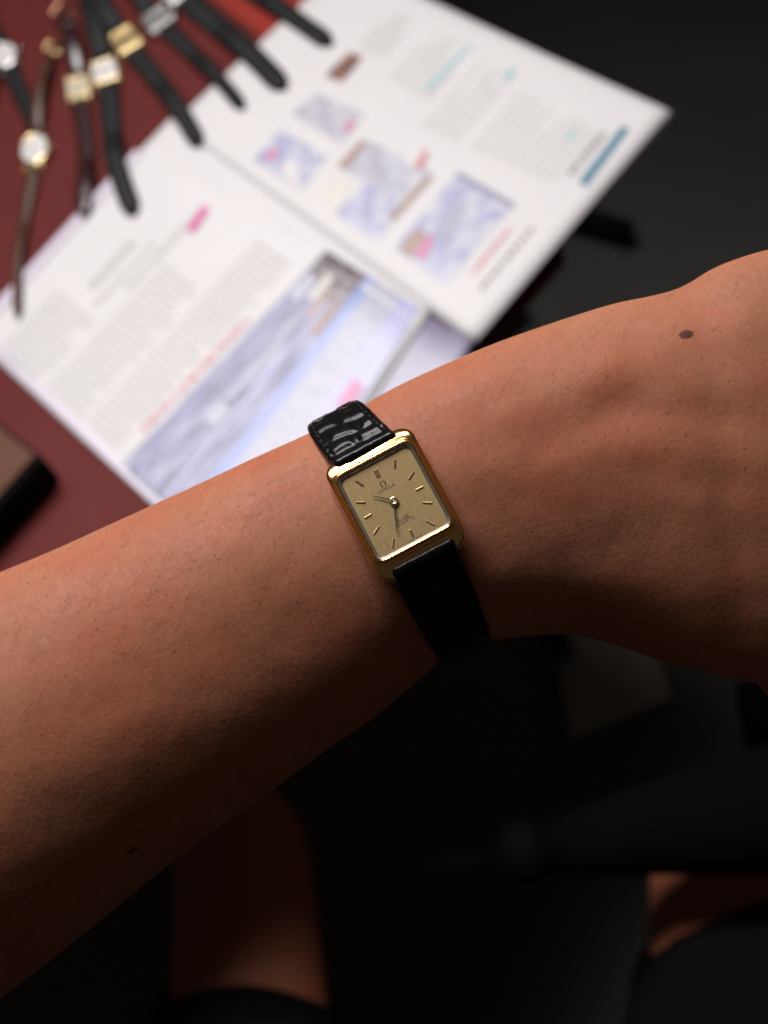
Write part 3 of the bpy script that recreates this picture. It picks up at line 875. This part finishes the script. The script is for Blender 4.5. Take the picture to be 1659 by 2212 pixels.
V, Fc = loft([flat(9.33, 10.99, 1.95, 0.1), flat(9.0, 10.62, 1.8, 0.0), flat(8.72, 10.2, 1.6, -0.72)]); wobj('inner_ring', V, Fc, 'rehaut')
V, Fc = loft([flat(8.8, 10.3, 1.6, -0.9), flat(8.8, 10.3, 1.6, -0.70)], True, True)
dial = wobj('dial', V, Fc, 'dial', smooth=False)
DZ = -0.70
V, Fc = loft([flat(9.34, 11.0, 1.95, 0.05), flat(9.34, 11.0, 1.95, 0.36), flat(9.1, 10.76, 1.8, 0.52)], False, True); cr_ = wobj('crystal', V, Fc, 'crystal', smooth=False)

# dial coordinates from picture positions (zoomed crop units)
def dz(zx, zy):
    rx, ry = zx - 692, zy - 762
    return ((rx * 0.8846 - ry * 0.4663) / 44.7, -(rx * 0.4663 + ry * 0.8846) / 44.7 / math.cos(TW))
def bar(name, a_, b2, wd, z0, z1, mt, parent, w2=None, bev=0.08):
    a_, b2 = Vector(a_), Vector(b2); t = (b2 - a_).normalized(); s = Vector((-t.y, t.x)); w2 = wd if w2 is None else w2
    poly = [a_ + s * wd / 2, b2 + s * w2 / 2, b2 - s * w2 / 2, a_ - s * wd / 2]
    V, Fc = prism([(p.x, p.y) for p in poly], z0, z1)
    o = wobj(name, V, Fc, mt, parent, False)
    if bev: bevel(o, bev * MM, 2)
    return o
MK = [((703, 336), (702, 428)), ((890, 460), (840, 542)), ((987, 611), (910, 651)), ((978, 774), (1077, 778)), ((1009, 954), (1096, 1001)), ((848, 1043), (886, 1120)),
      ((684, 1131), (675, 1227)), ((540, 1013), (486, 1094)), ((466, 889), (392, 933)), ((307, 770), (404, 773)), ((297, 549), (379, 604))]
def marker(a_, b2, wd):
    a_, b2 = Vector(a_), Vector(b2); t = (b2 - a_).normalized(); s = Vector((-t.y, t.x))
    q = [a_ + s * wd / 2, b2 + s * wd / 2, b2 - s * wd / 2, a_ - s * wd / 2]
    r = [a_ + t * 0.16 + s * 0.05, b2 - t * 0.16 + s * 0.05, b2 - t * 0.16 - s * 0.05, a_ + t * 0.16 - s * 0.05]
    V, Fc = loft([[(p.x, p.y, DZ) for p in q], [(p.x, p.y, DZ + 0.10) for p in q], [(p.x, p.y, DZ + 0.26) for p in r]], True, True)
    return wobj('hour_marker', V, Fc, 'marker_gold', dial, False)
for a_, b2 in MK: marker(dz(*a_), dz(*b2), 0.46)
A12, B12 = Vector(dz(503, 437)), Vector(dz(537, 515)); ofs = Vector((0.26, 0))
marker(A12 - ofs, B12 - ofs, 0.46)
marker(A12 + ofs, B12 + ofs, 0.46)
hub = (0.0, 0.0)
def hand(tip, z):
    tx = Vector(dz(*tip)); d = tx.normalized()
    return bar('hand', d * 0.7, tx, 0.34, z, z + 0.10, 'hand_dark', ww, 0.16, 0.0)
hand((478, 709), DZ + 0.45); hand((722, 1087), DZ + 0.62)
ring = lambda r, z: [(r * math.cos(2 * math.pi * i / 36), r * math.sin(2 * math.pi * i / 36), z) for i in range(36)]
V, Fc = loft([ring(1.02, DZ), ring(1.02, DZ + 0.55), ring(0.92, DZ + 0.70), ring(0.62, DZ + 0.74), ring(0.56, DZ + 0.70)], True, True); hubo = wobj('hub', V, Fc, 'marker_gold')
V, Fc = loft([ring(0.30, DZ + 0.7), ring(0.30, DZ + 0.86), ring(0.22, DZ + 0.92), ring(0.13, DZ + 0.92), ring(0.13, DZ + 0.80)], True, True); wobj('pinion', V, Fc, 'steel', hubo)

def text(body, size, center, name, shear=0.0, sx=1.0, bold=0.0, spacing=1.0):
    cu = bpy.data.curves.new('t', 'FONT'); cu.body = body; cu.size = size; cu.align_x = 'CENTER'; cu.align_y = 'CENTER'; cu.shear = shear; cu.offset = bold; cu.space_character = spacing
    cu.resolution_u = 4
    to = bpy.data.objects.new('t', cu); COL.objects.link(to)
    dg = bpy.context.evaluated_depsgraph_get(); dg.update()
    me = to.evaluated_get(dg).to_mesh()
    V = [(v.co.x * sx + center[0], v.co.y + center[1], DZ + 0.012) for v in me.vertices]
    Fc = [tuple(p.vertices) for p in me.polygons]
    to.evaluated_get(dg).to_mesh_clear()
    bpy.data.objects.remove(to)
    return wobj(name, V, Fc, 'dial_ink', dial, False)
# omega letter drawn as a stroke
def ribbon(pts, wds, name):
    V, Fc = [], []
    for i, p in enumerate(pts):
        a_ = Vector(pts[max(0, i - 1)]); b2 = Vector(pts[min(len(pts) - 1, i + 1)]); t = (b2 - a_).normalized(); s = Vector((-t.y, t.x)) * wds[i] / 2
        for q in (Vector(p) + s, Vector(p) - s): V.append((q.x, q.y, DZ + 0.012))
        if i: Fc.append((2 * i - 2, 2 * i - 1, 2 * i + 1, 2 * i))
    return V, Fc
oc = Vector(dz(581, 584))
pts = [(oc.x - 0.72, oc.y - 0.62), (oc.x - 0.34, oc.y - 0.62)]; wd = [0.16, 0.16]
for i in range(25):
    a_ = R(242 - 304 * i / 24); pts.append((oc.x + 0.58 * math.cos(a_), oc.y + 0.06 + 0.60 * math.sin(a_))); wd.append(0.13 + 0.16 * abs(math.cos(a_)))
pts += [(oc.x + 0.34, oc.y - 0.62), (oc.x + 0.72, oc.y - 0.62)]; wd += [0.16, 0.16]
V, Fc = ribbon(pts, wd, 'x'); wobj('dial_emblem', V, Fc, 'dial_ink', dial, False)
text('OMEGA', 1.12, dz(613, 635), 'dial_lettering', 0, 1.12, 0.0, 1.02)
# handwritten line of the dial: script strokes
def script(strk, org, sc, wdt, name):
    GV = []
    for s in strk:
        pp = []
        P = [Vector((x + 0.28 * y, y)) for x, y in s]
        for i in range(len(P) - 1):
            q0, q1, q2, q3 = P[max(i - 1, 0)], P[i], P[i + 1], P[min(i + 2, len(P) - 1)]
            for q in range(5): pp.append(cr(q0, q1, q2, q3, q / 5))
        pp.append(P[-1])
        pts = [(org[0] + p.x * sc, org[1] + p.y * sc) for p in pp]
        GV.append(ribbon(pts, [wdt * (0.75 + 0.5 * abs(math.sin(i * 0.7))) for i in range(len(pts))], ''))
    V, Fc = merge(GV); return wobj(name, V, Fc, 'dial_ink', dial, False)
e_ = lambda x: [(x, 0.28), (x + 0.28, 0.36), (x + 0.2, 0.55), (x + 0.02, 0.35), (x + 0.08, 0.04), (x + 0.38, 0.14)]
l_ = lambda x: [(x, 0.1), (x + 0.2, 0.6), (x + 0.24, 1.05), (x + 0.1, 1.0), (x + 0.06, 0.3), (x + 0.12, 0.0), (x + 0.3, 0.14)]
SC = [[(0.25, 1.0), (0.12, 0.1), (-0.1, 0.08), (0.3, 0.0), (0.75, 0.3), (0.72, 0.85), (0.3, 1.05), (-0.15, 0.9)], e_(0.95),
      [(1.6, 0.85), (1.75, 1.02), (1.85, 0.7), (1.9, 0.0), (2.2, 0.6), (2.35, 1.0), (2.5, 0.95)], [(2.4, 0.1), (2.46, 0.52), (2.44, 0.1), (2.52, 0.0), (2.66, 0.12)], [(2.5, 0.72), (2.53, 0.76)],
      l_(2.66), l_(2.98), e_(3.32)]
c1, c2 = Vector(dz(712, 975)), Vector(dz(848, 900))
script(SC, (c1.x + 0.0, (c1.y + c2.y) / 2 - 0.35), (c2.x - c1.x) / 3.95, 0.075, 'dial_script')
text('QUARTZ', 0.92, dz(803, 966), 'dial_lettering', 0, 1.18, 0.0, 1.05)
text('- SWISS  MADE -', 0.46, dz(900, 1138), 'dial_small_lettering', 0, 1.35, 0.0, 1.1)
# small scratch marks on the crystal
pts = [(Vector(dz(905, 862)) + Vector((0.42 * math.cos(R(a_)), 0.62 * math.sin(R(a_))))) for a_ in range(70, 280, 15)]
V, Fc = ribbon(pts, [0.05] * len(pts), ''); wobj('scratch', [(x, y, 0.535) for x, y, z in V], Fc, 'scratch', cr_, False)

# strap: two pieces wrapping the wrist
WI = ww.matrix_world.inverted()
# wrist ellipse (section through the watch), in watch coordinates (y,z) mm
iT, iB = at(752, 896, ZC), at(978, 1408, ZC)
ce = (iT + iB) / 2
pdir = ax_y0
# centre of the section in the plane x=0 of the watch
rel = ce - W0; ce = W0 + rel - ax_x * rel.dot(ax_x)
aa, bb = (iT - iB).length / 2 / MM, 22.0
aa *= abs((iT - iB).normalized().dot(pdir)) ** 0.5
def ell(phi, off):
    p = ce + pdir * ((aa + off) * math.sin(phi) * MM) + back * ((bb + off) * math.cos(phi) * MM)
    q = (WR.transposed() @ (p - W0)) / MM
    return Vector((0, q.y, q.z))
def strap_path(sign):
    start = Vector((0, sign * 12.45, -2.35))
    pts = [start]
    base = math.asin(max(-1, min(1, ((W0 - ce).dot(pdir) / MM) / aa)))
    phis = [base + sign * (0.66 + 0.055 * i) for i in range(46)]
    prev = [ell(p, 0.9) for p in phis]
    # blend from the lug bar to the wrist
    first = prev[0]
    for i in range(1, 7):
        k = i / 7
        a1 = start + Vector((0, sign * 2.6, -0.8)); a2 = first - (prev[1] - prev[0]).normalized() * 3.2
        b = start * (1 - k) ** 3 + a1 * 3 * k * (1 - k) ** 2 + a2 * 3 * k * k * (1 - k) + first * k ** 3
        pts.append(b)
    return pts + prev
def scales(u, s):
    """height of embossed alligator scales; u across -1..1, s along in mm"""
    row = (s - 2.4) / 5.2 + 0.14 * math.sin(u * 3.1) + 0.22 * noise.noise(Vector((u * 1.5, s * 0.2, 3)))
    ri = math.floor(row); fr_ = row - ri
    cols = 2.0 + (1.2 if abs(u) > 0.6 else 0)
    cu = (u + 0.28 * noise.noise(Vector((ri * 1.7, 0, 9)))) * 1.05 + (0.5 if ri % 2 else 0)
    fc = cu - math.floor(cu)
    d = min(min(fr_, 1 - fr_) * 5.2, min(fc, 1 - fc) * 7.0)
    return 0.46 * smoothstep(0.0, 1.7, d) + 0.025 * noise.noise(Vector((u * 9, s * 1.2, 1)))
def strap_piece(sign, w0, w1, th0, th1, name):
    path = strap_path(sign); S = [0]
    for i in range(len(path) - 1): S.append(S[-1] + (path[i + 1] - path[i]).length)
    step = 0.42; n = int(S[-1] / step)
    pts = []; k = 0
    for i in range(n + 1):
        s = S[-1] * i / n
        while k < len(S) - 2 and S[k + 1] < s: k += 1
        pts.append(path[k].lerp(path[k + 1], (s - S[k]) / (S[k + 1] - S[k])))
    for _ in range(10):
        pts = [pts[0]] + [(pts[i - 1] + pts[i] * 2 + pts[i + 1]) / 4 for i in range(1, n)] + [pts[n]]
    rings = []; info = []
    NU = 40
    for i, p in enumerate(pts):
        s = S[-1] * i / n
        t = (pts[min(i + 1, n)] - pts[max(i - 1, 0)]).normalized()
        nn = Vector((0, -t.z, t.y)) if sign > 0 else Vector((0, t.z, -t.y))
        g = smoothstep(2.6, 4.6, s)
        sk = -3.0 * (1 - math.exp(-s / 14.0)) * 1.25 if sign > 0 else -1.5 * (1 - math.exp(-s / 25.0))
        wd = w0 + (w1 - w0) * smoothstep(0, 44, s); th = th0 + (th1 - th0) * smoothstep(1.5, 16, s)
        # rolled end around the lug bar
        if s < 1.5: th = th0 * (0.30 + 0.70 * math.sqrt(max(0, 1 - (1 - s / 1.5) ** 2)))
        th += 0.30 * math.exp(-((s - 1.5) / 0.9) ** 2) - 0.22 * math.exp(-((s - 3.6) / 0.9) ** 2)
        prof = []
        for q in range(NU + 1):
            u = -1 + 2 * q / NU
            edge = 1 - max(0, (abs(u) - 0.86) / 0.14) ** 2 * 0.62
            pad = 0.20 * (1 - abs(u) ** 3) * (1 - smoothstep(6, 24, s)) * smoothstep(3.2, 7.0, s)
            rib = -0.30 * math.exp(-((abs(u) - 0.80) / 0.035) ** 2) * g
            h = th * edge + pad + (scales(u, s) * g if abs(u) < 0.78 else 0.22 * g * min(1, 0.6 + noise.noise(Vector((u * 3, s, 0))))) + rib + (1 - g) * 0.10 * noise.noise(Vector((u * 7, s * 1.5, 5)))
            prof.append((u * wd / 2, h))
        lo_ = [(wd / 2 * 0.97, -0.25), (-wd / 2 * 0.97, -0.25)]
        p = p + Vector((sk, 0, 0))
        rings.append([p + Vector((x, 0, 0)) + nn * h for x, h in prof + lo_])
        info.append((p, nn, wd, th))
    V, Fc = loft(rings, True, True)
    o = wobj(name, V, Fc, 'black_alligator')
    # stitching: short threads in two rows
    SVs = []
    for sd in (-1, 1):
        i = 14
        while i + 4 < len(info):
            A_, B_ = info[i], info[i + 3]
            path2 = []
            for k_, it in ((0, A_), (0.5, info[i + 1]), (1, B_)):
                path2.append(it[0] + Vector((sd * it[2] / 2 * 0.80, 0, 0)) + it[1] * (it[3] + 0.10 + 0.10 * (1 - abs(k_ * 2 - 1))))
            SVs.append(tube(path2, 0.14, 6)); i += 5
    V, Fc = merge(SVs); st = wobj('stitching', V, Fc, 'thread', o); st['kind'] = 'stuff'
    return o
strap_piece(1, 16.2, 12.6, 2.05, 1.35, 'strap')
strap_piece(-1, 16.2, 13.2, 2.05, 1.35, 'strap')
for sx in (-1, 1):
    for sy in (-1, 1):
        V, Fc = tube([(sx * 8.15, sy * 13.7, -2.2), (sx * 8.75, sy * 13.7, -2.2)], 0.42, 12); wobj('spring_bar', V, Fc, 'steel')
